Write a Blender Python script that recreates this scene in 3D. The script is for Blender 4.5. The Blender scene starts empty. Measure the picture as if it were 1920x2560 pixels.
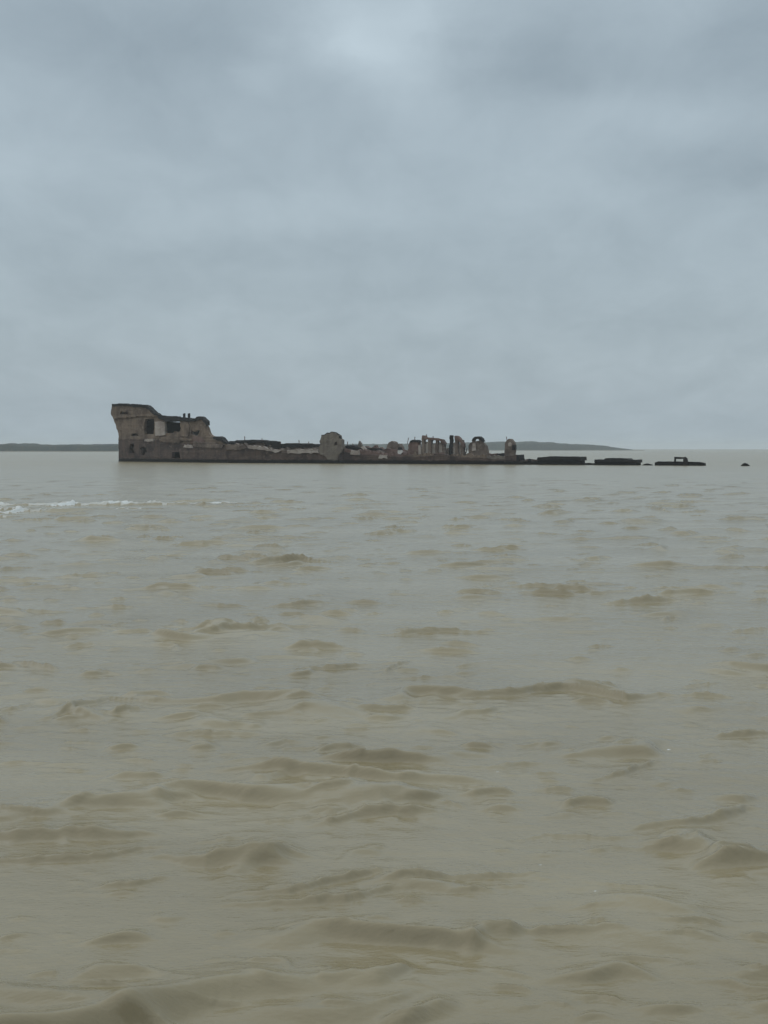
import bpy, bmesh, math, random
import numpy as np
from mathutils import Vector, Matrix
from mathutils.geometry import tessellate_polygon

R = math.radians
rnd = random.Random(7)
scene = bpy.context.scene
col = scene.collection

# ------------------------------------------------------------------ camera
F = 2900.0                    # focal length in pixels of the 1920 x 2560 frame
CAM_H = 3.2
PITCH = math.atan(159.0 / F)
cam_data = bpy.data.cameras.new("camera")
cam = bpy.data.objects.new("camera", cam_data)
col.objects.link(cam)
cam.location = (0, 0, CAM_H)
cam.rotation_euler = (math.pi / 2 - PITCH, 0, 0)
cam_data.sensor_fit = 'HORIZONTAL'
cam_data.sensor_width = 36.0
cam_data.lens = 36.0 * F / 1920.0
cam_data.clip_start = 0.1
cam_data.clip_end = 40000
scene.camera = cam
CAM = Vector((0, 0, CAM_H))
CP, SP = math.cos(PITCH), math.sin(PITCH)


def ray(px, py):
    x = (px - 960.0) / F
    y = -(py - 1280.0) / F
    return Vector((x, CP + y * SP, y * CP - SP))


def on_water(px, py):
    d = ray(px, py)
    t = -CAM_H / d.z
    return CAM + d * t


# ------------------------------------------------------------------ helpers
def tag(o, label=None, cat=None, group=None, kind=None):
    if label: o["label"] = label
    if cat: o["category"] = cat
    if group: o["group"] = group
    if kind: o["kind"] = kind
    return o


def link_mesh(name, bm, mat, parent=None, smooth=False):
    me = bpy.data.meshes.new(name)
    bm.normal_update()
    bm.to_mesh(me)
    bm.free()
    for m in (mat if isinstance(mat, (list, tuple)) else [mat]):
        me.materials.append(m)
    if smooth:
        for p in me.polygons:
            p.use_smooth = True
    o = bpy.data.objects.new(name, me)
    col.objects.link(o)
    if parent is not None:
        o.parent = parent
        o.matrix_parent_inverse = Matrix.Translation(-parent.location)
    return o


def empty(name, loc):
    o = bpy.data.objects.new(name, None)
    o.empty_display_size = 1.0
    o.location = loc
    col.objects.link(o)
    return o


class Plane:
    """a vertical plane along the wreck: u runs along it, z up, off away from the viewer"""
    def __init__(self, a, b):
        self.o = Vector((a.x, a.y, 0))
        ax = Vector((b.x - a.x, b.y - a.y, 0))
        self.length = ax.length
        self.ax = ax.normalized()
        n = Vector((-self.ax.y, self.ax.x, 0))
        self.n = n if n.y > 0 else -n

    def uz(self, px, py, off=0.0):
        d = ray(px, py)
        t = ((self.o + self.n * off) - CAM).dot(self.n) / d.dot(self.n)
        p = CAM + d * t
        return ((p - self.o).dot(self.ax), p.z)

    def at(self, u, z, off):
        p = self.o + self.ax * u + self.n * off
        return Vector((p.x, p.y, z))


def rough(loop, step, amp, r=rnd):
    """break the straight edges of an outline into short uneven ones"""
    out = []
    n = len(loop)
    for i in range(n):
        a, b = loop[i], loop[(i + 1) % n]
        L = math.hypot(b[0] - a[0], b[1] - a[1])
        k = max(1, int(L / step))
        for j in range(k):
            t = j / k
            q = 0.6 if j == 0 else 1.0
            out.append((a[0] + (b[0] - a[0]) * t + r.uniform(-amp, amp) * q,
                        a[1] + (b[1] - a[1]) * t + r.uniform(-amp, amp) * q))
    return out


def add_slab(bm, pl, outline, holes=(), off=0.0, th=0.8, back=0.0):
    """outline and holes in (u, z) metres on the plane; back = inset of the rear face height"""
    loops = [outline] + list(holes)
    flat = [p for l in loops for p in l]
    tris = tessellate_polygon([[Vector((p[0], p[1], 0)) for p in l] for l in loops])
    r = random.Random(len(flat))
    fr = [bm.verts.new(pl.at(p[0], p[1], off + r.uniform(-.04, .04))) for p in flat]
    bk = [bm.verts.new(pl.at(p[0] + r.uniform(-.05, .05), p[1] + r.uniform(-.05, .05), off + th)) for p in flat]
    for t in tris:
        for vs, rev in ((fr, False), (bk, True)):
            tri = [vs[i] for i in t]
            if rev: tri.reverse()
            try: bm.faces.new(tri)
            except ValueError: pass
    s = 0
    for l in loops:
        n = len(l)
        for i in range(n):
            a, b = s + i, s + (i + 1) % n
            try: bm.faces.new((fr[a], fr[b], bk[b], bk[a]))
            except ValueError: pass
        s += n
    bmesh.ops.recalc_face_normals(bm, faces=bm.faces)


def slab(name, mat, pl, px_outline, px_holes=(), off=0.0, th=0.8, parent=None, amp=.13, step=.5):
    bm = bmesh.new()
    out = rough([pl.uz(x, y, off) for x, y in px_outline], step, amp)
    hs = [rough([pl.uz(x, y, off) for x, y in h], step, amp) for h in px_holes]
    add_slab(bm, pl, out, hs, off, th)
    return link_mesh(name, bm, mat, parent)


def box_uz(name, mat, pl, u0, u1, z0, z1, off, th, parent=None, amp=.05):
    bm = bmesh.new()
    add_slab(bm, pl, rough([(u0, z0), (u1, z0), (u1, z1), (u0, z1)], .6, amp), (), off, th)
    return link_mesh(name, bm, mat, parent)


def rect(x0, y0, x1, y1):
    return [(x0, y1), (x1, y1), (x1, y0), (x0, y0)]


# ------------------------------------------------------------------ node helpers
class NT:
    def __init__(self, tree):
        self.t = tree
        self.n = tree.nodes
        self.l = tree.links

    def _in(self, sock, v):
        if hasattr(v, 'is_output') or isinstance(v, bpy.types.NodeSocket):
            self.l.new(v, sock)
        elif v is not None:
            sock.default_value = v

    def math(self, op, a, b=None, c=None, clamp=False):
        m = self.n.new('ShaderNodeMath'); m.operation = op; m.use_clamp = clamp
        self._in(m.inputs[0], a)
        if b is not None: self._in(m.inputs[1], b)
        if c is not None: self._in(m.inputs[2], c)
        return m.outputs[0]

    def noise(self, vec, scale, detail=4, rough=.55, dist=0.0):
        x = self.n.new('ShaderNodeTexNoise')
        self._in(x.inputs['Vector'], vec)
        x.inputs['Scale'].default_value = scale
        x.inputs['Detail'].default_value = detail
        x.inputs['Roughness'].default_value = rough
        x.inputs['Distortion'].default_value = dist
        return x.outputs['Fac']

    def ramp(self, v, lo, hi, a=0.0, b=1.0, smooth=True):
        x = self.n.new('ShaderNodeMapRange')
        x.interpolation_type = 'SMOOTHSTEP' if smooth else 'LINEAR'
        self._in(x.inputs[0], v)
        x.inputs[1].default_value = lo; x.inputs[2].default_value = hi
        x.inputs[3].default_value = a; x.inputs[4].default_value = b
        return x.outputs[0]

    def mix(self, f, a, b, clampf=True):
        x = self.n.new('ShaderNodeMix'); x.data_type = 'RGBA'; x.clamp_factor = clampf
        self._in(x.inputs[0], f)
        for s, v in ((x.inputs[6], a), (x.inputs[7], b)):
            if isinstance(v, tuple): v = (*v, 1.0) if len(v) == 3 else v
            self._in(s, v)
        return x.outputs[2]

    def mapping(self, vec, scale=(1, 1, 1), rot=(0, 0, 0)):
        x = self.n.new('ShaderNodeMapping')
        self._in(x.inputs[0], vec)
        x.inputs['Scale'].default_value = scale
        x.inputs['Rotation'].default_value = rot
        return x.outputs[0]

    def sep(self, vec):
        x = self.n.new('ShaderNodeSeparateXYZ'); self._in(x.inputs[0], vec)
        return x.outputs

    def comb(self, a, b, c=0.0):
        x = self.n.new('ShaderNodeCombineXYZ')
        for s, v in zip(x.inputs, (a, b, c)): self._in(s, v)
        return x.outputs[0]

    def bump(self, h, strength, dist, normal=None):
        x = self.n.new('ShaderNodeBump')
        x.inputs['Strength'].default_value = strength
        x.inputs['Distance'].default_value = dist
        self._in(x.inputs['Height'], h)
        if normal is not None: self._in(x.inputs['Normal'], normal)
        return x.outputs[0]


def new_mat(name):
    m = bpy.data.materials.new(name); m.use_nodes = True
    nt = NT(m.node_tree)
    bsdf = nt.n['Principled BSDF']
    return m, nt, bsdf


def concrete(name, base, stain, pale, stain_amt=.35, pale_amt=.55, tide=False, scale=1.0):
    """weathered ship concrete: big stains, pale spalls, vertical run marks, optional tide band"""
    m, nt, b = new_mat(name)
    g = nt.n.new('ShaderNodeNewGeometry').outputs['Position']
    big = nt.noise(g, .32 * scale, 5, .62)
    mid = nt.noise(nt.mapping(g, (.9, .9, 1.6)), 1.0 * scale, 6, .65, .6)
    runs = nt.noise(nt.mapping(g, (1.6, 1.6, .12)), 1.0, 4, .6)
    fine = nt.noise(g, 5.0, 6, .7)
    c = nt.mix(nt.ramp(big, .42, .66), base, stain)
    c = nt.mix(nt.math('MULTIPLY', nt.ramp(runs, .48, .68), stain_amt), c, tuple(v * .55 for v in stain))
    c = nt.mix(nt.math('MULTIPLY', nt.ramp(mid, .55, .7), pale_amt), c, pale)
    c = nt.mix(nt.math('MULTIPLY', nt.ramp(fine, .4, .7), .35), c, tuple(v * .5 for v in base))
    if tide:
        z = nt.sep(g)[2]
        zz = nt.math('ADD', z, nt.math('MULTIPLY', nt.math('SUBTRACT', mid, .5), .7))
        c = nt.mix(nt.ramp(zz, .5, 1.0, 1.0, 0.0), c, (.01, .01, .01))
    nt.l.new(c, b.inputs['Base Color'])
    b.inputs['Roughness'].default_value = .9
    b.inputs['Specular IOR Level'].default_value = .2
    h = nt.math('ADD', nt.math('MULTIPLY', mid, .7), nt.math('MULTIPLY', fine, .35))
    nt.l.new(nt.bump(h, .9, .25), b.inputs['Normal'])
    return m


M_UPPER = concrete("weathered_concrete", (.2, .15, .113), (.085, .062, .05), (.34, .28, .22))
M_HULL = concrete("stained_hull_concrete", (.108, .077, .064), (.048, .036, .036), (.22, .172, .14), tide=True)
M_DECKHOUSE = concrete("brown_concrete", (.19, .15, .125), (.085, .064, .055), (.32, .27, .22), tide=True)
M_PALE = concrete("pale_concrete", (.4, .35, .31), (.26, .215, .19), (.46, .42, .38), .35, .4)
M_PIER = concrete("grey_green_concrete", (.2, .172, .142), (.11, .09, .078), (.29, .255, .215), .4, .5, tide=True)
M_RUST = concrete("rusty_concrete", (.18, .122, .105), (.11, .07, .06), (.28, .23, .2), tide=True)
M_DARK = concrete("near_black_concrete", (.028, .026, .026), (.018, .018, .02), (.055, .05, .048), .4, .3)  # near-black; inside the bow this colour stands in for shade
M_WET = concrete("wet_black_concrete", (.022, .022, .025), (.014, .014, .018), (.06, .057, .055), .4, .35, tide=True)
M_CHALK = concrete("whitened_concrete", (.72, .71, .68), (.55, .53, .5), (.8, .8, .78), .2, .3)

# ------------------------------------------------------------------ the shipwreck
bow_w = on_water(296, 1155.6)
kink_w = on_water(566, 1157.2)
stern_w = on_water(1530, 1163.0)
main0 = Plane(bow_w, stern_w)
MAIN = Plane(kink_w, kink_w + main0.ax * 95)
# the bow closes in from the parallel side towards the stem
dirb = (-main0.ax).lerp(main0.n, .26).normalized()
d296 = ray(296, 1155.6)
bn = Vector((dirb.y, -dirb.x, 0))
tb = (kink_w - CAM).dot(bn) / d296.dot(bn)
stem = CAM + d296 * tb
stem.z = 0
BOW = Plane(stem, Vector((kink_w.x, kink_w.y, 0)))
far_kink = Vector((kink_w.x, kink_w.y, 0)) + MAIN.n * 14
FARBOW = Plane(stem + MAIN.n * 1.6, far_kink)

wreck = empty("shipwreck", (MAIN.o + MAIN.n * 7))
tag(wreck, "long ruined concrete ship half sunk in the bay, high broken bow at left", "shipwreck")

# bow: lower hull with dark damage holes
slab("hull_side", M_HULL, BOW,
     [(297, 1180), (296, 1098), (360, 1100), (395, 1101), (440, 1106), (480, 1111), (520, 1114), (567, 1117), (567, 1180)],
     [[(324, 1134), (322, 1124), (326, 1109), (334, 1108), (337, 1116), (333, 1122), (336, 1133)],
      [(353, 1138), (354, 1128), (350, 1120), (358, 1117), (366, 1119), (368, 1130), (362, 1132), (361, 1138)],
      [(428, 1146), (430, 1131), (448, 1130), (450, 1145)]],
     0.0, .9, wreck)
# forecastle wall with its two big openings
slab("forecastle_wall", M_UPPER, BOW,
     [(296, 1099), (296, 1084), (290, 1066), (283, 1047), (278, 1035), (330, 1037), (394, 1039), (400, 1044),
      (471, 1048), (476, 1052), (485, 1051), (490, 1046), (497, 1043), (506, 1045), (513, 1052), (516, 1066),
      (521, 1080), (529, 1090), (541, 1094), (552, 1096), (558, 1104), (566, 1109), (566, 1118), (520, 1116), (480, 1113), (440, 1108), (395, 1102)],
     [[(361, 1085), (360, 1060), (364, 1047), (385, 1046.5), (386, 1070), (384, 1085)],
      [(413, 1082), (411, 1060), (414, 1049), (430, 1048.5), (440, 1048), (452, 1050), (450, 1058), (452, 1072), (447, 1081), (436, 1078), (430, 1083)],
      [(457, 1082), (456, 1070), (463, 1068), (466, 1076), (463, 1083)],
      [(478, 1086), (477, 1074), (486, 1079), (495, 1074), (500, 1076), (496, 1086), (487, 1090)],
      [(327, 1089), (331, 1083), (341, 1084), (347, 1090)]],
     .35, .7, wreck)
slab("bulwark", M_UPPER, BOW,
     [(283, 1047), (277, 1034), (279, 1022), (280, 1013), (300, 1011), (366, 1016), (373, 1022), (383, 1032), (394, 1038), (394, 1042), (350, 1040), (320, 1044)],
     [[(300, 1036), (302, 1029), (318, 1028), (321, 1035), (312, 1038)]],
     -.05, .5, wreck)
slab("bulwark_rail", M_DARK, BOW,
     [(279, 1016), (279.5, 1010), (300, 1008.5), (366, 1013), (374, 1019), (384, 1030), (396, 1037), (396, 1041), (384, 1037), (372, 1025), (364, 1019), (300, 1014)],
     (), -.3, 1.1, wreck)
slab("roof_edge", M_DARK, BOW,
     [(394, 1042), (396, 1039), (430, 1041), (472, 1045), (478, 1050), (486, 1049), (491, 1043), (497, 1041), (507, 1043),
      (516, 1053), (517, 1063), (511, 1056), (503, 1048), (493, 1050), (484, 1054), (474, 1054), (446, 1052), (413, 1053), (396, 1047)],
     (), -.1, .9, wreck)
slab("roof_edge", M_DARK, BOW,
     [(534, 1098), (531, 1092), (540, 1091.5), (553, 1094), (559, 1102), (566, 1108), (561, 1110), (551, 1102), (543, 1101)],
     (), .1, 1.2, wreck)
slab("pillar", M_PALE, BOW, [(388, 1090), (387, 1054), (399, 1053), (411, 1056), (412, 1088)], (), .1, .5, wreck)
slab("buttress", M_UPPER, BOW, [(452, 1092), (455, 1070), (462, 1052), (470, 1056), (474, 1066), (470, 1092)], (), .12, .4, wreck)
for x in (459.5, 471.5):
    slab("mooring_post", M_DARK, BOW, [(x - 2.6, 1048), (x - 2.2, 1034), (x + 2.2, 1033), (x + 2.6, 1048)], (), 1.2, .22, wreck, .02)
slab("ledge", M_PALE, BOW, [(360, 1104), (362, 1098), (381, 1098), (383, 1104)], (), -.25, .6, wreck)
slab("ledge", M_UPPER, BOW, [(398, 1098), (402, 1093), (478, 1096), (480, 1101), (449, 1102), (448, 1108), (400, 1104)], (), -.2, .6, wreck)
slab("ledge", M_PALE, BOW, [(458, 1119), (461, 1112), (479, 1113), (481, 1119)], (), -.25, .5, wreck)
slab("ledge", M_DECKHOUSE, BOW, [(482, 1116), (484, 1104), (520, 1106), (556, 1113), (556, 1119), (520, 1119)], (), -.2, .5, wreck)
slab("rubble_heap", M_RUST, BOW, [(476, 1108), (478, 1094), (486, 1090), (500, 1092), (508, 1100), (512, 1108)], (), .05, .5, wreck)
# inside of the bow: roof, floor, cross walls, far side; roof and cross walls coloured near-black in place of shade
uA = BOW.uz(300, 1100)[0]; uB = BOW.uz(512, 1100)[0]; uC = BOW.uz(556, 1110)[0]
zR = BOW.uz(400, 1046)[1]; zM = BOW.uz(400, 1098)[1]
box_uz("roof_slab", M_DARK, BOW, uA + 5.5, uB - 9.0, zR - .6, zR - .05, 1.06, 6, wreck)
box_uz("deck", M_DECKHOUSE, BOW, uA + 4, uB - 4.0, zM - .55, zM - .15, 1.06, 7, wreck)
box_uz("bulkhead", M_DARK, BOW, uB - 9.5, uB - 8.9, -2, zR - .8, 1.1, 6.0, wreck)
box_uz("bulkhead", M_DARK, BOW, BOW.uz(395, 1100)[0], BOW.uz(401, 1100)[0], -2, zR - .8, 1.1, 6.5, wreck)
fb = bmesh.new()
FL = FARBOW.length
add_slab(fb, FARBOW, rough([(0, -2), (FL, -2), (FL, 3.2), (FL * .6, 4.2), (FL * .52, 8.6), (FL * .4, 9.2), (FL * .33, 10.2), (FL * .25, 12.2), (-1.4, 12.6), (-1.6, 11), (0, 6)], .6, .1), (), -.9, .8)
link_mesh("hull_side", fb, M_HULL, wreck)

# parallel side of the hull
slab("hull_side", M_HULL, MAIN,
     [(566, 1180), (566, 1117), (600, 1117), (640, 1121), (690, 1130), (740, 1133), (797, 1131), (853, 1130), (895, 1136),
      (940, 1139), (1000, 1143), (1060, 1141), (1100, 1134), (1125, 1140), (1160, 1143), (1210, 1146), (1262, 1147),
      (1263, 1139), (1297, 1138), (1299, 1151), (1312, 1153), (1342, 1155), (1346, 1180)],
     (), 0.0, .9, wreck)
slab("deckhouse_wall", M_DECKHOUSE, MAIN,
     [(562, 1150), (562, 1110), (575, 1105), (670, 1105), (673, 1113), (680, 1113), (787, 1112), (790, 1120), (800, 1114),
      (853, 1116), (880, 1117), (905, 1116), (915, 1122), (940, 1124), (960, 1130), (1000, 1138), (1000, 1150)],
     (), 2.4, .8, wreck)
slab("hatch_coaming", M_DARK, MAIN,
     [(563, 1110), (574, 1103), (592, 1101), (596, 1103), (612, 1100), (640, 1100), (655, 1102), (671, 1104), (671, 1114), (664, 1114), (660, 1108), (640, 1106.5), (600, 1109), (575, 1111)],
     (), 1.9, 5.5, wreck)  # near-black beam along the block top
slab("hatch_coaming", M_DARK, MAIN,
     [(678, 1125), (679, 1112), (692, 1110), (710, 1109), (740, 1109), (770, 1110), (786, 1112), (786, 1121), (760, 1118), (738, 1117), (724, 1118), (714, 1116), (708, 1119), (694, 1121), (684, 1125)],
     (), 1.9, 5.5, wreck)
slab("ledge", M_PALE, MAIN, [(620, 1120), (618, 1114), (640, 1115), (664, 1119), (680, 1124), (700, 1127), (690, 1131), (650, 1125)], (), -.3, .7, wreck)
slab("ledge", M_PALE, MAIN, [(719, 1134), (717, 1126), (735, 1124), (765, 1124), (792, 1122), (797, 1133)], (), -.3, .7, wreck)
slab("ledge", M_DECKHOUSE, MAIN, [(566, 1124), (566, 1112), (590, 1113), (616, 1115), (618, 1121), (600, 1125)], (), -.2, .6, wreck)
# rounded pier amidships, standing proud of the side
slab("pier", M_PIER, MAIN,
     [(818, 1178), (819, 1150), (812, 1140), (801, 1134), (797, 1126), (800, 1113), (799, 1104), (802, 1096), (804, 1089), (811, 1088), (818, 1083), (823, 1084), (828, 1079.5), (836, 1081), (840, 1086), (846, 1088), (849, 1096), (853, 1099), (854, 1110), (857, 1122), (850, 1134), (845, 1144), (846, 1178)],
     [[(836, 1112), (837, 1105), (842, 1104), (842, 1112)]], -.3, 1.4, wreck, .16)
slab("pier_foot", M_HULL, MAIN, [(792, 1178), (796, 1128), (806, 1124), (850, 1124), (858, 1130), (862, 1178)], (), -.12, .6, wreck)
slab("pier_cap", M_DARK, MAIN,
     [(803, 1093), (804, 1088), (811, 1086.5), (818, 1082), (823, 1083), (828, 1078.5), (836, 1080), (840, 1085), (846, 1087), (850, 1096), (844, 1092), (838, 1087), (829, 1082.5), (820, 1087), (811, 1090)],
     (), -.2, .9, wreck, .1)
slab("pier_hollow", M_RUST, MAIN, rect(830, 1098, 848, 1118), (), .2, .4, wreck)
# broken deck between pier and stern frames
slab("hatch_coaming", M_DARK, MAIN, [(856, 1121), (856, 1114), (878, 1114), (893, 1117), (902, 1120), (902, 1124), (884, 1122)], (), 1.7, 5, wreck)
slab("broken_post", M_PIER, MAIN, [(893, 1119), (896, 1108), (898, 1102), (901, 1108), (905, 1119)], (), 3.6, .8, wreck)
slab("ledge", M_PALE, MAIN, [(874, 1136), (878, 1126), (896, 1126), (900, 1137)], (), -.2, .6, wreck)
slab("fallen_beam", M_PALE, MAIN, [(902, 1119), (907, 1115), (926, 1134), (921, 1140), (912, 1131)], (), 1.2, .6, wreck)
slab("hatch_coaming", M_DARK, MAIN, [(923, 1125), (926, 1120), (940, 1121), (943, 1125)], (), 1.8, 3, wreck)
slab("ledge", M_PALE, MAIN, [(946, 1145), (950, 1137), (966, 1138), (967, 1146)], (), -.25, .6, wreck)
slab("rubble_heap", M_RUST, MAIN, [(955, 1150), (960, 1131), (975, 1125), (992, 1123), (1008, 1130), (1014, 1150)], (), 1.2, 2.5, wreck)
slab("rubble_heap", M_DECKHOUSE, MAIN, [(964, 1145), (968, 1112), (972, 1106), (979, 1103), (985, 1107), (987, 1113), (991, 1109), (997, 1110), (1002, 1118), (1005, 1145)], (), 7.5, 2.0, wreck)
slab("concrete_block", M_CHALK, MAIN, [(994, 1134), (994, 1126), (998, 1124), (1004, 1125), (1006, 1130), (1001, 1136)], (), .9, .4, wreck, .04)["label"] = "whitened block below a small black slab"
slab("block_cap", M_DARK, MAIN, [(994, 1125), (996, 1118), (1002, 1118), (1005, 1124)], (), .8, .5, wreck, .04)  # solid near-black slab above the whitened block
# stern frames
slab("broken_wall", M_RUST, MAIN,
     [(1012, 1150), (1018, 1138), (1021, 1114), (1025, 1103), (1046, 1103), (1047, 1116), (1053, 1130), (1062, 1150)],
     (), 1.5, 1.4, wreck)
slab("wall_cap", M_DARK, MAIN, [(1024, 1107), (1026, 1101), (1032, 1100), (1036, 1102), (1044, 1100), (1047, 1107), (1040, 1105)], (), 1.3, 1.8, wreck)
slab("pillar", M_PALE, MAIN, [(1046, 1142), (1046, 1114), (1051, 1112), (1053, 1142)], (), 1.2, .5, wreck, .04)


def post(name, mat, x0, y0, x1, y1, w, off, th):
    return slab(name, mat, MAIN, [(x1 - w * .58, y1), (x1 + w * .58, y1), (x0 + w * .5, y0), (x0 - w * .5, y0)], (), off, th, wreck, .09)


for x0, y0, x1, w in ((1058, 1089, 1057, 6.5), (1074.5, 1094, 1074, 7.5), (1092, 1096, 1091, 6.5), (1105, 1099, 1113, 8)):
    post("frame_post", M_DECKHOUSE, x0, y0, x1, 1148, w, 1.2, .9)
slab("frame_beam", M_RUST, MAIN, [(1055, 1095), (1055, 1089), (1062, 1089), (1064, 1093), (1090, 1095), (1106, 1098), (1113, 1110), (1108, 1109), (1100, 1102), (1064, 1098)], (), 1.0, 1.3, wreck, .05)
slab("infill_wall", M_PALE, MAIN, [(1060, 1146), (1060, 1112), (1068, 1108), (1086, 1111), (1103, 1106), (1110, 1128), (1112, 1146)], (), 1.6, .5, wreck)
slab("rubble_heap", M_RUST, MAIN, [(1064, 1150), (1075, 1137), (1086, 1133), (1104, 1131), (1116, 1138), (1126, 1150)], (), .9, 1.5, wreck)
post("frame_post", M_DARK, 1127, 1088, 1126, 1148, 6.5, 1.2, .9)
post("frame_post", M_DECKHOUSE, 1140, 1090, 1142, 1148, 7.5, 1.2, .9)
post("frame_post", M_DECKHOUSE, 1153, 1100, 1159, 1148, 7.0, 1.2, .9)
slab("frame_brace", M_RUST, MAIN, [(1136, 1095), (1137, 1089), (1143, 1090), (1152, 1099), (1159, 1108), (1160, 1118), (1154, 1112), (1146, 1102)], (), 1.0, 1.2, wreck, .05)
slab("infill_wall", M_PALE, MAIN, [(1130, 1146), (1131, 1118), (1137, 1112), (1146, 1110), (1153, 1118), (1158, 1146)], (), 1.6, .5, wreck)
slab("broken_wall", M_DECKHOUSE, MAIN,
     [(1172, 1152), (1171, 1114), (1175, 1107), (1180, 1105), (1181, 1099), (1185, 1094), (1194, 1092), (1202, 1094), (1206, 1105), (1214, 1116), (1218, 1130), (1219, 1152)],
     [[(1184, 1104), (1185, 1098), (1190, 1096), (1197, 1098), (1198, 1102)]], 1.3, 1.2, wreck, .05)
slab("wall_cap", M_DARK, MAIN, [(1179, 1102), (1182, 1096), (1187, 1092), (1198, 1091), (1204, 1096), (1206, 1104), (1200, 1098), (1190, 1096), (1184, 1099)], (), 1.1, 1.6, wreck, .04)
slab("pillar", M_PALE, MAIN, [(1180, 1127), (1181, 1108), (1188, 1107), (1190, 1126)], (), 1.0, .4, wreck, .04)
slab("deck_wall", M_RUST, MAIN, [(1214, 1155), (1216, 1134), (1240, 1133), (1266, 1134), (1266, 1155)], (), 1.6, 1.0, wreck)
slab("deck_crust", M_DARK, MAIN, [(1240, 1141), (1242, 1133), (1262, 1133), (1262, 1140)], (), 1.4, 2.0, wreck)
slab("stern_arch", M_DECKHOUSE, MAIN,
     [(1259, 1155), (1262, 1122), (1262, 1109), (1266, 1101), (1272, 1097), (1279, 1098), (1285, 1106), (1287, 1122), (1285, 1138), (1290, 1155)],
     (), .8, 1.1, wreck, .05)
slab("pillar", M_PALE, MAIN, [(1271, 1116), (1270, 1108), (1275, 1105), (1279, 1109), (1278, 1116)], (), .6, .4, wreck, .04)
slab("arch_crust", M_DARK, MAIN, [(1280, 1126), (1281, 1113), (1287, 1112), (1287, 1124)], (), .6, 1.2, wreck, .04)
slab("stern_wall", M_WET, MAIN, [(1292, 1170), (1291, 1138), (1299, 1137), (1300, 1170)], (), -.2, 3, wreck, .04)
slab("mooring_post", M_WET, MAIN, [(1319, 1160), (1321, 1147), (1325, 1147), (1328, 1160)], (), 1.2, .6, wreck, .04)
slab("stern_sill", M_PIER, MAIN, [(1256, 1172), (1260, 1153), (1300, 1153), (1344, 1157), (1346, 1172)], (), -.4, 1.5, wreck, .05)
# crumbled edges along the deck and small broken pieces standing on it
def ragged(name, mat, pts, off, th, rise, seed):
    r = random.Random(seed)
    top = []
    for (xa, ya), (xb, yb) in zip(pts, pts[1:]):
        n = max(1, int((xb - xa) / 5))
        for k in range(n):
            t = (k + r.uniform(0, .7)) / n
            top.append((xa + (xb - xa) * t, ya + (yb - ya) * t - max(0, r.gauss(.25, .55)) * rise))
    return slab(name, mat, MAIN, [(pts[0][0], pts[0][1] + 14)] + top + [(pts[-1][0], pts[-1][1] + 14)], (), off, th, wreck, .03, .8)


ragged("broken_edge", M_DECKHOUSE, [(568, 1114), (640, 1114), (690, 1124), (795, 1124)], .25, 1.2, 5, 1)
ragged("broken_edge", M_RUST, [(858, 1124), (900, 1128), (960, 1136), (1020, 1138)], .3, 1.2, 7, 2)
ragged("broken_edge", M_UPPER, [(1010, 1139), (1060, 1139), (1120, 1140), (1172, 1140), (1220, 1142)], .2, 1.0, 6, 3)
ragged("broken_edge", M_PIER, [(1216, 1142), (1262, 1143), (1296, 1142)], .1, .7, 5, 4)
ragged("broken_edge", M_RUST, [(860, 1116), (940, 1122), (1010, 1128), (1100, 1128)], 6.0, 1.2, 5, 5)
for k in range(16):                                        # bars left standing where the concrete has gone
    px = (612, 655, 702, 748, 770, 868, 884, 936, 1018, 1036, 1066, 1083, 1120, 1165, 1208, 1268)[k]
    y0 = (1101, 1102, 1110, 1109, 1111, 1113, 1114, 1120, 1104, 1101, 1094, 1096, 1132, 1126, 1114, 1101)[k]
    h = rnd.uniform(4, 10)
    lean = rnd.uniform(-3, 3)
    slab("reinforcing_bar", M_RUST, MAIN, [(px - .8, y0 + 6), (px + lean - .6, y0 - h), (px + lean + .6, y0 - h - .5), (px + .8, y0 + 6)], (), 2.0, .12, wreck, .01)
# far side of the hull, sunken deck and far ribs
u1 = MAIN.uz(1300, 1140)[0]
fm = bmesh.new()
add_slab(fm, MAIN, rough([(0, -2), (u1, -2), (u1, .9), (u1 * .7, 1.2), (u1 * .55, 1.9), (u1 * .3, 2.6), (0, 3.2)], .6, .12), (), 13, .8)
link_mesh("hull_side", fm, M_HULL, wreck)
box_uz("deck", M_RUST, MAIN, 1.0, u1 * .52, 1.3, 1.7, 3.3, 9.6, wreck)
box_uz("deck", M_RUST, MAIN, u1 * .53, u1 - .3, .5, .8, 2.8, 10.1, wreck)
for px, top in ((1030, 1112), (1048, 1121), (1064, 1104), (1083, 1108), (1100, 1112), (1118, 1120), (1133, 1106), (1150, 1113), (1176, 1116), (1192, 1112)):
    slab("far_frame_post", M_PIER, MAIN, [(px - 3, 1150), (px - 2.4, top + 1), (px + 2.6, top), (px + 3, 1150)], (), 9.0, .8, wreck, .05)

# ------------------------------------------------------------------ separate pieces of the wreck right of the stern
G = "black wreck pieces awash right of the stern"


def frag(label, px, parts):
    p = on_water(px, 1163)
    e = empty("wreck_fragment", p)
    tag(e, label, "wreck piece", G)
    for name, mat, outline, off, th in parts:
        slab(name, mat, MAIN, outline, (), off, th, e, .045, .5)
    return e


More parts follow.
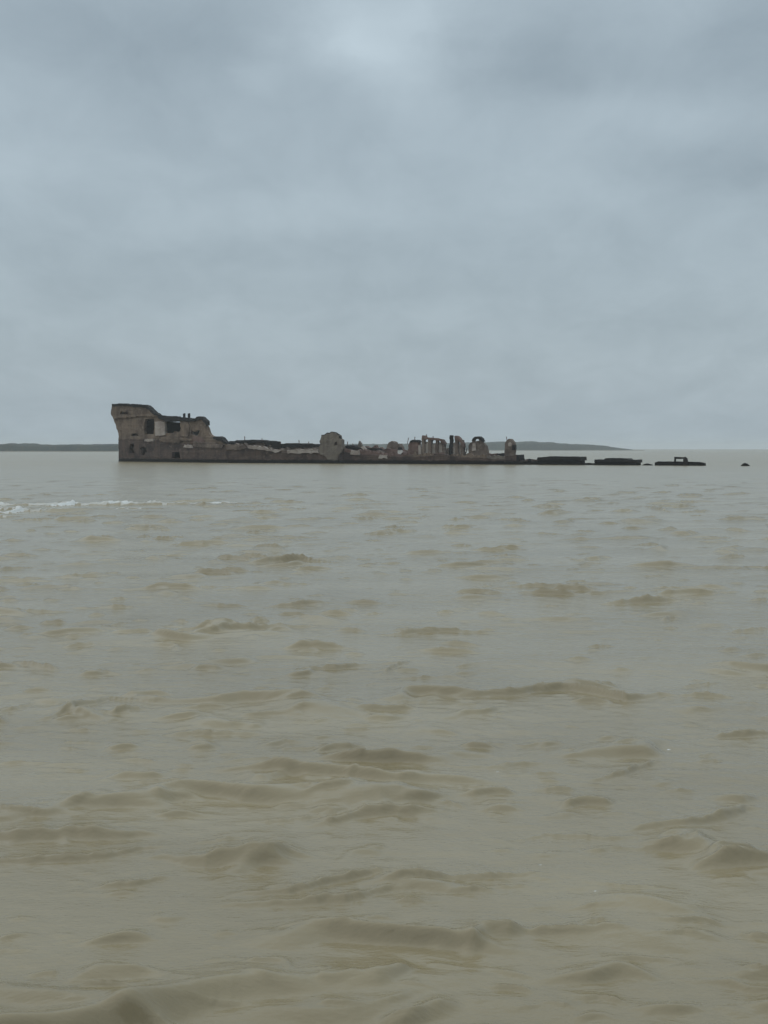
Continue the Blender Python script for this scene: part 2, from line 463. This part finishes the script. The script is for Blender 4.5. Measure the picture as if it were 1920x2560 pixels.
frag("long black box-like wreck piece nearest the broken stern", 1400, [
    ("side_wall", M_WET, [(1345, 1175), (1345, 1148), (1449, 1147), (1450, 1175)], .3, 4.0),
    ("top_slab", M_DARK, [(1342, 1149), (1344, 1143), (1365, 1142), (1375, 1140.5), (1405, 1142), (1430, 1141), (1451, 1143), (1452, 1152), (1446, 1152), (1440, 1148), (1360, 1149)], 0, 4.6),
    ("sill", M_WET, [(1341, 1175), (1342, 1156), (1380, 1158), (1452, 1157), (1488, 1158), (1488, 1175)], -.4, .5)])
frag("black box-like wreck piece with a raised middle, second from the stern", 1540, [
    ("side_wall", M_WET, [(1488, 1178), (1487, 1150), (1590, 1152), (1592, 1178)], .3, 4.0),
    ("top_slab", M_DARK, [(1486, 1156), (1486, 1149), (1509, 1149), (1514, 1146), (1540, 1145.5), (1566, 1146), (1571, 1149.5), (1593, 1150), (1593, 1157), (1570, 1155), (1515, 1154)], 0, 4.6),
    ("sill", M_WET, [(1486, 1178), (1486, 1160), (1593, 1160), (1593, 1178)], -.3, .5)])
frag("low flat black beam awash carrying a small open square frame", 1700, [
    ("beam", M_WET, [(1637, 1176), (1637, 1156), (1645, 1153.5), (1690, 1154), (1730, 1154.5), (1760, 1157), (1763, 1176)], 0, 1.6),
    ("frame_post", M_DARK, [(1684.5, 1157), (1685.5, 1142), (1690, 1142), (1690, 1157)], .3, .4),
    ("frame_post", M_DARK, [(1708, 1176), (1708, 1144), (1712, 1142), (1717, 1146), (1719, 1158), (1718, 1176)], -.25, .9),
    ("frame_beam", M_DARK, [(1689, 1147), (1689, 1142.5), (1709, 1143), (1709, 1147.5)], .35, .4)])
for lab, x0, x1, y0, y1 in (("small low grey lump awash between two longer black pieces", 1604, 1630, 1158.5, 1164),
                            ("tiny dark lump awash alone at the far right", 1851, 1873, 1157.5, 1165)):
    m = (x0 + x1) / 2
    o = slab("wreck_fragment", M_WET, MAIN, [(x0, y1 + 10), (x0, y1 - 1), (x0 + 7, y0 + 1), (m, y0), (x1 - 6, y0 + 1.5), (x1, y1 - 1), (x1, y1 + 10)], (), 0.0, 1.4, None, .05, .4)
    tag(o, lab, "wreck piece", G)

# ------------------------------------------------------------------ far shores
def foliage():
    m, nt, b = new_mat("far_woodland")
    g = nt.n.new('ShaderNodeNewGeometry').outputs['Position']
    a = nt.noise(g, .05, 4, .6)
    f = nt.noise(g, .4, 4, .7)
    c = nt.mix(nt.ramp(a, .35, .65), (.036, .048, .05), (.055, .068, .062))
    c = nt.mix(nt.ramp(f, .45, .7), c, (.09, .085, .06))
    nt.l.new(c, b.inputs['Base Color'])
    b.inputs['Roughness'].default_value = .95
    b.inputs['Specular IOR Level'].default_value = .1
    return m


def mud():
    m, nt, b = new_mat("shore_mud")
    g = nt.n.new('ShaderNodeNewGeometry').outputs['Position']
    c = nt.mix(nt.noise(g, .2, 4), (.1, .09, .065), (.16, .14, .1))
    nt.l.new(c, b.inputs['Base Color'])
    b.inputs['Roughness'].default_value = .95
    return m


M_WOOD, M_MUD = foliage(), mud()


def shore(x0, x1, y, depth, top, seed, wood_label, land_name):
    """top(x) = tree height above water in metres; a low bank carrying an uneven canopy"""
    r = np.random.default_rng(seed)
    nx = int((x1 - x0) / 2.2)
    ny = 26
    xs = np.linspace(x0, x1, nx)
    tt = np.linspace(0, 1, ny)
    ph = r.uniform(0, 6.28, 40)
    X, T = np.meshgrid(xs, tt)
    ends = np.clip(np.minimum(X - x0, x1 - X) / 40, 0, 1)
    Y = y + 6 * np.sin(X / 37 + ph[0]) + 9 * np.sin(X / 91 + ph[1]) + T * depth * (.25 + .75 * ends)
    prof = np.clip(T / .06, 0, 1) ** .5 * np.clip((1 - T) / .1, 0, 1) ** .5
    lump = np.zeros_like(X)
    for k in range(12):
        L = 5 * 1.42 ** k * .7
        th = r.uniform(0, 6.28)
        lump += .06 * min(1.0, L / 12) * np.sin((X * np.cos(th) + Y * np.sin(th)) * 6.28 / L + ph[k + 3])
    lump += r.uniform(-.07, .07, X.shape)
    H = np.array([top(v) for v in xs])[None, :]
    Z = .9 + np.maximum(0, H - .9) * prof * (1 + .4 * np.clip(lump, -.35, .3)) - (1.4 * (1 - prof))
    bm = bmesh.new()
    vs = [[bm.verts.new((X[j, i], Y[j, i], Z[j, i])) for i in range(nx)] for j in range(ny)]
    for j in range(ny - 1):
        for i in range(nx - 1):
            bm.faces.new((vs[j][i], vs[j][i + 1], vs[j + 1][i + 1], vs[j + 1][i]))
    o = link_mesh("shoreline_wood", bm, M_WOOD)
    tag(o, wood_label, "wood", None, "stuff")
    bm = bmesh.new()
    n = 60
    front, back, top_ = [], [], []
    for i in range(n):
        x = x0 - 15 + (x1 - x0 + 30) * i / (n - 1)
        yy = y + 6 * math.sin(x / 37 + ph[0]) + 9 * math.sin(x / 91 + ph[1])
        front.append(bm.verts.new((x, yy - 14, -.5)))
        top_.append(bm.verts.new((x, yy + 4, .8)))
        back.append(bm.verts.new((x, yy + depth + 30, .6)))
    for i in range(n - 1):
        bm.faces.new((front[i], front[i + 1], top_[i + 1], top_[i]))
        bm.faces.new((top_[i], top_[i + 1], back[i + 1], back[i]))
    tag(link_mesh(land_name, bm, M_MUD), None, None, None, "structure")


def interp(pts):
    xs = [p[0] for p in pts]; ys = [p[1] for p in pts]
    return lambda v: float(np.interp(v, xs, ys))


dl = on_water(150, 1129.0).y
kl = F / dl / CP
shore((-700 - 960) / F * dl, (640 - 960) / F * dl, dl, 110,
      interp([((p - 960) / F * dl, h / kl) for p, h in ((-700, 18), (0, 17.5), (20, 20), (40, 17), (150, 16.5), (290, 17.5), (450, 18), (640, 12))]),
      3, "flat dark green wooded shore at the far left behind the bow", "far_shore")
dr = 1700.0
kr = F / dr
base = CAM_H * kr
shore((760 - 960) / F * dr, (1585 - 960) / F * dr, dr, 200,
      interp([((p - 960) / F * dr, (1121 - y + base) / kr) for p, y in
              ((760, 1113), (900, 1111), (1000, 1110), (1200, 1107), (1270, 1105), (1300, 1105.5), (1335, 1104), (1360, 1106.5), (1410, 1108.5), (1450, 1110), (1480, 1112), (1525, 1115), (1548, 1119), (1585, 1124))]),
      5, "low hazy wooded point beyond the wreck's stern tapering off to the right", "far_shore")

# ------------------------------------------------------------------ water
def build_water():
    AP = 12.0                                          # the fan's apex lies behind the viewer
    dense = np.linspace(R(-21), R(21), 900)
    side = np.linspace(R(21), R(180), 44)[1:]
    th = np.concatenate([-side[::-1], dense, side]).astype(np.float64)
    rr = [0.4, 3, 6, 9, 11]
    r = 12.8
    while r < 6400:
        rr.append(r)
        d = r - AP
        k = min(.05, .0026 * (1 + max(0.0, d / 210) ** 3))
        r += max(.013, d * k)
    rr = np.array(rr)
    nr, nt_ = len(rr), len(th)
    TH, RR = np.meshgrid(th, rr)
    X = (np.sin(TH) * RR).ravel()
    Y = (np.cos(TH) * RR - AP).ravel()
    dth = np.gradient(th)
    drr = np.gradient(rr)
    sp = np.maximum(np.abs(dth)[None, :] * RR, drr[:, None]).ravel()
    rng = np.random.default_rng(11)
    Z = np.zeros_like(X); DX = np.zeros_like(X); DY = np.zeros_like(X)
    near = sp < 2.0
    idx = np.nonzero(near)[0]
    xs, ys, ss = X[idx].astype(np.float32), Y[idx].astype(np.float32), sp[idx].astype(np.float32)
    # slow patches of rougher and calmer water
    env = np.ones_like(xs)
    for k in range(9):
        L = rng.uniform(2.5, 11); a = rng.uniform(0, math.pi)
        env += .2 * np.sin((xs * math.cos(a) * .6 + ys * math.sin(a)) * 6.283 / L + rng.uniform(0, 6.28)).astype(np.float32)
    env = np.clip(env, .35, 2.0)
    z = np.zeros_like(xs); dx = np.zeros_like(xs); dy = np.zeros_like(xs)
    kept = np.zeros_like(xs)

    def field(l0, l1, n, mean, spread, power=0.0):
        """a random sea of n wave trains, unit variance where the mesh resolves it"""
        nonlocal kept
        g = np.zeros_like(xs)
        w = [(l0 * (l1 / l0) ** ((k + rng.uniform(0, 1)) / n)) for k in range(n)]
        a = np.array([v ** power for v in w]); a *= math.sqrt(2.0) / math.sqrt((a ** 2).sum())
        for lam, amp in zip(w, a):
            ang = math.radians(-90 + rng.normal(mean, spread))
            kx, ky = math.cos(ang) * 6.2832 / lam, math.sin(ang) * 6.2832 / lam
            fade = np.clip((lam / ss - 2.5) / 3.5, 0, 1)
            g += fade * amp * np.cos(xs * np.float32(kx) + ys * np.float32(ky) + np.float32(rng.uniform(0, 6.28)))
            kept += fade * fade / (3 * n)
        return g

    gs = field(2.2, 7.0, 22, -8, 20, .5)                   # low swell
    gb = field(.2, .9, 46, -12, 34, .4)                    # small chop
    z += SWELL * gs + CHOP_B * gb * np.clip(env, .5, 1.6)

    def sines(n, l0, l1, ang, spread):
        g = np.zeros_like(xs)
        for k in range(n):
            L = rng.uniform(l0, l1); a = math.radians(ang + rng.normal(0, spread))
            g += np.cos((xs * np.float32(math.cos(a)) + ys * np.float32(math.sin(a))) * np.float32(6.2832 / L) + np.float32(rng.uniform(0, 6.28)))
        return g * math.sqrt(2.0 / n)

    gust = sines(8, 7, 26, 60, 60)
    # sets of short-crested wind waves: a steep concave face towards the viewer, a long back,
    # standing up only where the wave groups are high
    for lam, ang, H, thr in CREST_SETS:
        fade = np.clip((lam / ss - 4.0) / 6.0, 0, 1)
        a = math.radians(ang)
        ph = (xs * np.float32(math.cos(a)) + ys * np.float32(math.sin(a))) / np.float32(lam)
        ph = ph + .28 * sines(7, 2.2 * lam, 6 * lam, 40, 70) + .05 * sines(6, .5 * lam, 1.4 * lam, 30, 60)
        u = ph - np.floor(ph)
        en = sines(14, 1.1 * lam, 3.6 * lam, ang + 60, 65)
        en = np.clip(en + .3 * gs + .28 * gust - thr, 0, 1.6)
        en = en * en / (en + .35)
        fr = .17
        up = np.sin(1.5708 * np.clip(u / fr, 0, 1) ** 1.6)
        down = np.exp(-(np.clip(u - fr, 0, None) / .19) ** 1.4) * (1 - np.clip((u - .75) / .25, 0, 1))
        hh = H * en * fade * up * down
        z += hh
        dy -= .15 * hh
    foam = np.zeros_like(xs)
    # individual crests seen in the photograph: base line on the water, height of the steep face
    for item in CRESTS:
        pts, h = item[0], item[1]
        fo = item[2] if len(item) > 2 else 0
        wp = [on_water(*p) for p in pts]
        a, b = wp[0], wp[-1]
        c = Vector((b.x - a.x, b.y - a.y)); L = c.length
        if L < 1e-6: continue
        c /= L
        n = Vector((-c.y, c.x))
        if n.y < 0: n = -n
        dist = sum(p.y for p in wp) / len(wp)
        a = Vector((a.x - c.x * L * .22, a.y - c.y * L * .22)); L *= 1.44
        cot = .85 + .45 * rng.random()
        H = h * dist / F / (1 + cot * CAM_H / dist)
        Lf = cot * H
        tk = [((p.x - a.x) * c.x + (p.y - a.y) * c.y) / L for p in wp]
        sk = [((p.x - a.x) * n.x + (p.y - a.y) * n.y) for p in wp]
        mx = xs - a.x; my = ys - a.y
        t = (mx * c.x + my * c.y) / L
        s0 = mx * n.x + my * n.y
        m = np.nonzero((t > 0) & (t < 1) & (s0 > min(sk) - Lf) & (s0 < max(sk) + 14 * Lf))[0]
        if len(m) == 0: continue
        tm = t[m]
        w1, w2, w3 = rng.uniform(0, 6.28, 3)
        wob = (np.sin(tm * L / H * .35 + w1) * .22 + np.sin(tm * L / H * .9 + w2) * .16 + np.sin(tm * L / H * 2.1 + w3) * .08) * Lf
        s = s0[m] - np.interp(tm, tk, sk) - wob
        pk = .35 + .35 * rng.random()
        tp = np.where(tm < pk, tm / pk * .5, .5 + (tm - pk) / (1 - pk) * .5)
        e = np.sin(np.pi * tp) ** 1.35 * (1 + .14 * np.sin(tm * L / H * .55 + w3) + .1 * np.sin(tm * L / H * 1.3 + w1) + .07 * np.sin(tm * L / H * 2.9 + w2))
        e = np.clip(e, 0, 1.2)
        lf = Lf * (.45 + .55 * e)
        up = np.clip((s + .15 * lf) / lf, 0, 1)
        up = up ** 1.75
        down = np.exp(-np.clip(s - .9 * lf, 0, None) / (2.2 * lf))
        z[m] += H * e * up * down
        if fo:
            foam[m] = np.maximum(foam[m], fo * np.clip(e * 1.4, 0, 1) * ((s > -.2 * lf) & (s < 2.2 * lf)))
    for px, py in SPECKS:
        w = on_water(px, py)
        dd = ((xs - w.x) ** 2 + (ys - w.y) ** 2)
        rad = .0018 * w.y
        m = dd < (3 * rad) ** 2
        foam[m] = np.maximum(foam[m], 1.1 * np.exp(-dd[m] / rad ** 2))
    Z[idx] = z; X[idx] += dx; Y[idx] += dy
    FO = np.zeros(len(X), np.float32); FO[idx] = foam
    me = bpy.data.meshes.new("water")
    nv = nr * nt_
    me.vertices.add(nv)
    co = np.empty((nv, 3), np.float32)
    co[:, 0] = X; co[:, 1] = Y; co[:, 2] = Z
    me.vertices.foreach_set("co", co.ravel())
    i = np.arange(nr - 1)[:, None] * nt_ + np.arange(nt_ - 1)[None, :]
    i = i.ravel()
    quads = np.stack([i, i + nt_, i + nt_ + 1, i + 1], 1).astype(np.int32)
    nf = len(quads)
    me.loops.add(nf * 4)
    me.loops.foreach_set("vertex_index", quads.ravel())
    me.polygons.add(nf)
    me.polygons.foreach_set("loop_start", np.arange(0, nf * 4, 4, dtype=np.int32))
    me.polygons.foreach_set("use_smooth", np.ones(nf, bool))
    at = me.attributes.new("foam", 'FLOAT', 'POINT')
    at.data.foreach_set("value", FO)
    LO = np.ones(len(X), np.float32); LO[idx] = 1 - kept            # share of the chop finer than the mesh
    at = me.attributes.new("unresolved", 'FLOAT', 'POINT')
    at.data.foreach_set("value", LO)
    me.update(calc_edges=True)
    # faces must look up
    if me.polygons[nf // 2].normal.z < 0:
        me.flip_normals()
    me.materials.append(water_mat())
    o = bpy.data.objects.new("water", me)
    col.objects.link(o)
    tag(o, None, None, None, "structure")
    print("water verts", nv)


def water_mat():
    m, nt, b = new_mat("muddy_bay_water")
    g = nt.n.new('ShaderNodeNewGeometry').outputs['Position']
    flat = nt.mapping(g, (1, 1, .2))
    silt = nt.noise(nt.mapping(g, (.5, 1, 0)), .35, 4, .55)
    body = nt.mix(nt.ramp(silt, .35, .65), WATER_A, WATER_B)
    at = nt.n.new('ShaderNodeAttribute'); at.attribute_name = "foam"
    los = nt.n.new('ShaderNodeAttribute'); los.attribute_name = "unresolved"
    fn = nt.noise(nt.mapping(g, (.5, 1.0, 4)), 4.5, 5, .7)
    fm = nt.ramp(nt.math('MULTIPLY', at.outputs['Fac'], nt.math('ADD', fn, .3)), .17, .95, 0, .9)
    nt.l.new(nt.mix(fm, body, (.64, .65, .64)), b.inputs['Base Color'])
    nt.l.new(nt.math('ADD', nt.math('ADD', .07, nt.math('MULTIPLY', los.outputs['Fac'], .2)), nt.math('MULTIPLY', fm, .4)), b.inputs['Roughness'])
    b.inputs['IOR'].default_value = 1.45
    r1 = nt.noise(nt.mapping(flat, (.8, 1.5, 1), (0, 0, .25)), 5.0, 3, .55)
    r2 = nt.noise(nt.mapping(flat, (.7, 1.6, 1), (0, 0, -.3)), 20.0, 3, .6)
    r0 = nt.noise(nt.mapping(flat, (.6, 1.4, 1), (0, 0, .1)), 1.1, 3, .6)
    n0 = nt.bump(r0, RIP0, .2)
    n1 = nt.bump(r1, RIP1, .05, n0)
    n2 = nt.bump(r2, RIP2, .012, n1)
    nt.l.new(n2, b.inputs['Normal'])
    return m


SWELL, CHOP_B = .011, .0033
CREST_SETS = ((2.1, 99, .115, .62), (1.2, 86, .09, .5), (.62, 103, .046, .4), (.3, 92, .02, .4))
RIP0, RIP1, RIP2 = .08, .24, .4
WATER_A, WATER_B = (.212, .171, .098), (.256, .21, .126)


def reg(ox, oy, lst):
    return [tuple([[(ox + x * .5787, oy + y * .5787) for x, y in it[0]], it[1] * .5787] + list(it[2:])) for it in lst]


CRESTS = reg(0, 1160, [
    ([(1150, 430), (1290, 420), (1450, 428)], 19), ([(820, 748), (1000, 728), (1150, 718), (1310, 708)], 34), ([(1260, 800), (1340, 798), (1490, 800)], 42),
    ([(1300, 893), (1450, 887), (1590, 873)], 24), ([(220, 1105), (400, 1050), (480, 1020), (670, 1037)], 28), ([(440, 1088), (500, 1092), (610, 1067)], 30),
    ([(740, 1172), (850, 1167), (1100, 1167)], 26), ([(0, 638), (140, 642), (270, 637)], 15), ([(390, 622), (570, 618)], 15), ([(860, 610), (1040, 612)], 15),
    ([(1180, 615), (1420, 600)], 22), ([(1180, 525), (1330, 520)], 13), ([(40, 862), (210, 892)], 26), ([(0, 460), (140, 445)], 15), ([(1080, 1005), (1320, 965)], 13),
    ([(300, 492), (440, 487)], 20), ([(60, 527), (170, 527)], 11), ([(0, 1090), (150, 1045)], 17), ([(290, 1150), (430, 1155)], 15), ([(350, 895), (520, 910)], 12),
    ([(290, 250), (405, 246)], 13), ([(750, 350), (915, 350)], 18), ([(595, 318), (660, 312)], 12), ([(1540, 242), (1640, 240)], 12), ([(820, 180), (895, 180)], 16),
    ([(620, 280), (730, 288)], 9), ([(1110, 238), (1160, 238)], 10), ([(120, 290), (165, 288)], 12), ([(410, 720), (560, 690)], 10), ([(80, 750), (180, 738)], 9),
    ([(-150, 182), (300, 178), (700, 176), (1060, 172)], 12, .72), ([(-150, 202), (150, 205), (420, 196)], 11, .66), ([(-120, 190), (80, 194)], 12, .85), ([(470, 196), (640, 192)], 8, .7), ([(210, 184), (360, 176)], 14, 1.1), ([(440, 178), (600, 172)], 15, 1.0), ([(620, 176), (740, 170)], 10, .75), ([(900, 170), (1030, 168)], 10, .85),
    ([(-60, 176), (40, 178)], 12, .9), ([(-60, 216), (60, 212), (135, 196)], 16, .9), ([(-80, 232), (90, 228)], 10, .65),
]) + reg(960, 1160, [
    ([(30, 738), (160, 728), (300, 724), (430, 727)], 25), ([(330, 1015), (560, 1003), (700, 985), (800, 985), (930, 1010), (1050, 1035), (1190, 1012)], 44),
    ([(980, 602), (1100, 598), (1260, 592)], 34), ([(560, 532), (960, 532)], 18), ([(1310, 1012), (1400, 1012), (1490, 1017)], 28), ([(1290, 970), (1440, 945)], 15),
    ([(1520, 730), (1680, 712)], 18), ([(0, 905), (120, 855)], 17), ([(50, 925), (260, 920)], 13), ([(890, 792), (990, 787)], 15), ([(1450, 1182), (1720, 1165)], 38),
    ([(1120, 185), (1225, 207)], 13), ([(1265, 162), (1350, 166)], 11), ([(1190, 287), (1260, 284)], 13), ([(480, 240), (610, 250)], 12), ([(660, 188), (755, 187)], 12),
    ([(1455, 410), (1550, 403)], 18), ([(440, 402), (575, 397)], 10), ([(290, 352), (375, 354)], 11), ([(1080, 352), (1190, 347)], 13), ([(0, 1042), (220, 1032)], 12),
    ([(0, 275), (120, 272)], 10), ([(285, 242), (345, 240)], 10), ([(640, 300), (770, 305)], 7), ([(690, 608), (760, 612)], 10), ([(1210, 710), (1270, 708)], 10), ([(820, 860), (870, 855)], 10),
]) + reg(0, 1860, [
    ([(-80, 432), (200, 425), (400, 420), (580, 402)], 74), ([(-60, 515), (250, 508), (450, 492), (640, 457)], 38), ([(700, 500), (880, 545), (1060, 520), (1250, 492)], 90),
    ([(430, 618), (560, 612), (720, 577)], 34), ([(1060, 652), (1250, 652), (1420, 605), (1700, 550)], 44), ([(1020, 700), (1250, 700), (1500, 692), (1700, 630)], 52),
    ([(1060, 347), (1300, 328), (1520, 292)], 17), ([(1440, 832), (1650, 827)], 18), ([(-30, 907), (135, 902)], 18), ([(965, 938), (1115, 962)], 14), ([(320, 1112), (560, 1100)], 30),
    ([(-30, 1142), (230, 1102)], 20), ([(780, 1163), (1080, 1148)], 24), ([(185, 1002), (245, 1007)], 14), ([(860, 202), (995, 182)], 18), ([(1230, 228), (1365, 228)], 20), ([(-40, 312), (180, 322)], 24),
    ([(380, 226), (470, 222)], 14), ([(240, 860), (345, 852)], 12), ([(640, 1145), (690, 1140)], 10), ([(920, 590), (1050, 575)], 16), ([(1300, 1010), (1480, 1000)], 16), ([(400, 60), (600, 40)], 8),
]) + reg(960, 1860, [
    ([(-235, 345), (-130, 325), (0, 318), (200, 302)], 62), ([(920, 162), (1050, 137), (1185, 92)], 30), ([(1100, 372), (1300, 355), (1450, 337), (1590, 292)], 54),
    ([(520, 422), (700, 393), (850, 398), (950, 412), (1090, 402)], 17), ([(900, 442), (1100, 453), (1250, 453), (1460, 412)], 17), ([(1400, 542), (1560, 535), (1740, 510)], 95),
    ([(640, 832), (800, 834), (1020, 834)], 44), ([(910, 602), (1050, 632), (1210, 640)], 18), ([(0, 602), (250, 584), (640, 564)], 28), ([(275, 642), (460, 642)], 32), ([(55, 684), (215, 688)], 22),
    ([(480, 622), (625, 617)], 17), ([(815, 717), (985, 714)], 20), ([(1280, 817), (1425, 817)], 17), ([(1190, 852), (1400, 848)], 22), ([(1540, 842), (1720, 847)], 28), ([(95, 853), (275, 848)], 20),
    ([(855, 793), (1035, 797)], 20), ([(815, 1124), (920, 1114), (1045, 1138)], 32), ([(690, 1132), (825, 1158)], 17), ([(1540, 988), (1720, 1003)], 32), ([(655, 208), (805, 203)], 26), ([(470, 107), (655, 92)], 22),
    ([(400, 292), (545, 287)], 17), ([(945, 297), (1105, 302)], 11), ([(75, 1062), (195, 1078)], 15), ([(240, 255), (350, 280)], 15), ([(1190, 210), (1330, 205)], 14), ([(460, 880), (620, 870)], 10),
    ([(560, 1165), (690, 1150)], 16), ([(390, 1135), (450, 1130)], 12), ([(690, 655), (725, 655)], 10),
])
SPECKS = [(960 + x * .5787, 1860 + y * .5787) for x, y in ((490, 123), (675, 515), (913, 633), (1230, 25), (1508, 484))]
build_water()

# ------------------------------------------------------------------ air
bm = bmesh.new()
bmesh.ops.create_cube(bm, size=1)
bmesh.ops.scale(bm, vec=(14200, 14200, 30), verts=bm.verts)
bmesh.ops.translate(bm, vec=(0, 0, 12.5), verts=bm.verts)
hm = bpy.data.materials.new("haze"); hm.use_nodes = True
hm.node_tree.nodes.clear()
ho = hm.node_tree.nodes.new('ShaderNodeOutputMaterial')
hv = hm.node_tree.nodes.new('ShaderNodeVolumePrincipled')
hv.inputs['Color'].default_value = (.86, .9, .92, 1)
hv.inputs['Density'].default_value = .00021
hm.node_tree.links.new(hv.outputs[0], ho.inputs['Volume'])
tag(link_mesh("haze", bm, hm), None, None, None, "stuff")

# ------------------------------------------------------------------ sky and sun
SKY_UP = 1.6
SUN_EL, SUN_AZ = R(55), R(-100)
world = bpy.data.worlds.new("World")
scene.world = world
world.use_nodes = True
nt = NT(world.node_tree)
bg = nt.n['Background']
sky = nt.n.new('ShaderNodeTexSky')
sky.sky_type = 'NISHITA'
sky.sun_disc = False
sky.sun_elevation = SUN_EL
sky.sun_rotation = SUN_AZ
sky.air_density = 1.5
sky.dust_density = 3.0
tc = nt.n.new('ShaderNodeTexCoord').outputs['Generated']
dx, dy, dz = nt.sep(tc)
zc = nt.math('MAXIMUM', dz, 0.0)
den = nt.math('ADD', zc, .3)
cp = nt.comb(nt.math('DIVIDE', dx, den), nt.math('DIVIDE', dy, den))
ay = nt.math('ADD', nt.math('ABSOLUTE', dy), .05)
az = nt.math('DIVIDE', dx, ay)
el = nt.math('DIVIDE', zc, ay)
w1 = nt.noise(cp, 2.6, 6, .6)
w2 = nt.noise(nt.mapping(cp, (1, 1, 1), (0, 0, 1.3)), 3.0, 6, .6)
azw = nt.math('ADD', az, nt.math('MULTIPLY', nt.math('SUBTRACT', w1, .5), .16))
elw = nt.math('ADD', el, nt.math('MULTIPLY', nt.math('SUBTRACT', w2, .5), .07))
val = None
for px, py, sx, sy, s in (
        (960, 140, 185, 120, .22), (980, 200, 110, 60, .08), (900, 150, 70, 60, .1), (1075, 130, 50, 45, .09), (760, 190, 60, 40, .06), (670, 255, 55, 28, .10), (380, 190, 330, 130, -.16), (1290, 240, 190, 80, -.15), (1840, 190, 180, 110, -.15),
        (1560, 340, 420, 50, .07), (1800, 470, 260, 50, -.10), (40, 310, 150, 90, .09), (600, 570, 300, 45, .07), (760, 650, 330, 35, -.06),
        (950, 750, 300, 40, -.06), (280, 720, 200, 110, -.05), (1350, 540, 200, 80, .06), (1650, 60, 130, 60, .07), (60, 480, 200, 40, .06)):
    a0 = (px - 960) / F; e0 = (1121 - py) / F
    qx = nt.math('MULTIPLY', nt.math('SUBTRACT', azw, a0), F / sx)
    qy = nt.math('MULTIPLY', nt.math('SUBTRACT', elw, e0), F / sy)
    q = nt.math('ADD', nt.math('MULTIPLY', qx, qx), nt.math('MULTIPLY', qy, qy))
    g = nt.math('MULTIPLY', nt.math('EXPONENT', nt.math('MULTIPLY', q, -.7)), s * 1.5)
    val = g if val is None else nt.math('ADD', val, g)
c1 = nt.noise(cp, 1.6, 6, .55, .3)
c2 = nt.noise(nt.mapping(cp, (1.25, .8, 1)), 6.0, 7, .62, .4)
cn = nt.math('ADD', nt.math('MULTIPLY', nt.math('SUBTRACT', c1, .5), .45), nt.math('MULTIPLY', nt.math('SUBTRACT', c2, .5), .42))
val = nt.math('ADD', val, cn)
val = nt.math('ADD', val, nt.ramp(zc, .355, .47, 0, SKY_UP, False))  # unseen sky above the frame brightened to lift light and water reflection
val = nt.math('ADD', val, nt.ramp(dy, -.75, .2, -.55, 0.0))      # unseen sky behind the viewer darkened to shade wave faces and wreck
fac = nt.math('MAXIMUM', nt.math('ADD', .53, val), .12)
cloud = nt.mix(nt.math('MAXIMUM', fac, 0.0), (2.38, 3.0, 3.5), (5.2, 6.2, 6.85), False)
mixd = nt.mix(.9, sky.outputs[0], cloud)
nt.l.new(mixd, bg.inputs['Color'])
bg.inputs['Strength'].default_value = .1

sun_d = bpy.data.lights.new("sun", 'SUN')
sun_d.energy = .6
sun_d.angle = R(110)
sun_d.color = (1.0, .97, .92)
sun = bpy.data.objects.new("sun", sun_d)
col.objects.link(sun)
to_sun = Vector((math.sin(SUN_AZ) * math.cos(SUN_EL), math.cos(SUN_AZ) * math.cos(SUN_EL), math.sin(SUN_EL)))
sun.rotation_euler = (-to_sun).to_track_quat('-Z', 'Y').to_euler()
sun.location = (0, -20, 40)

# ------------------------------------------------------------------ render settings
scene.view_settings.view_transform = 'Standard'
scene.view_settings.look = 'None'
scene.view_settings.exposure = 0
scene.view_settings.gamma = 1
scene.render.engine = 'CYCLES'
scene.cycles.use_denoising = True
scene.cycles.volume_bounces = 1
scene.cycles.max_bounces = 6
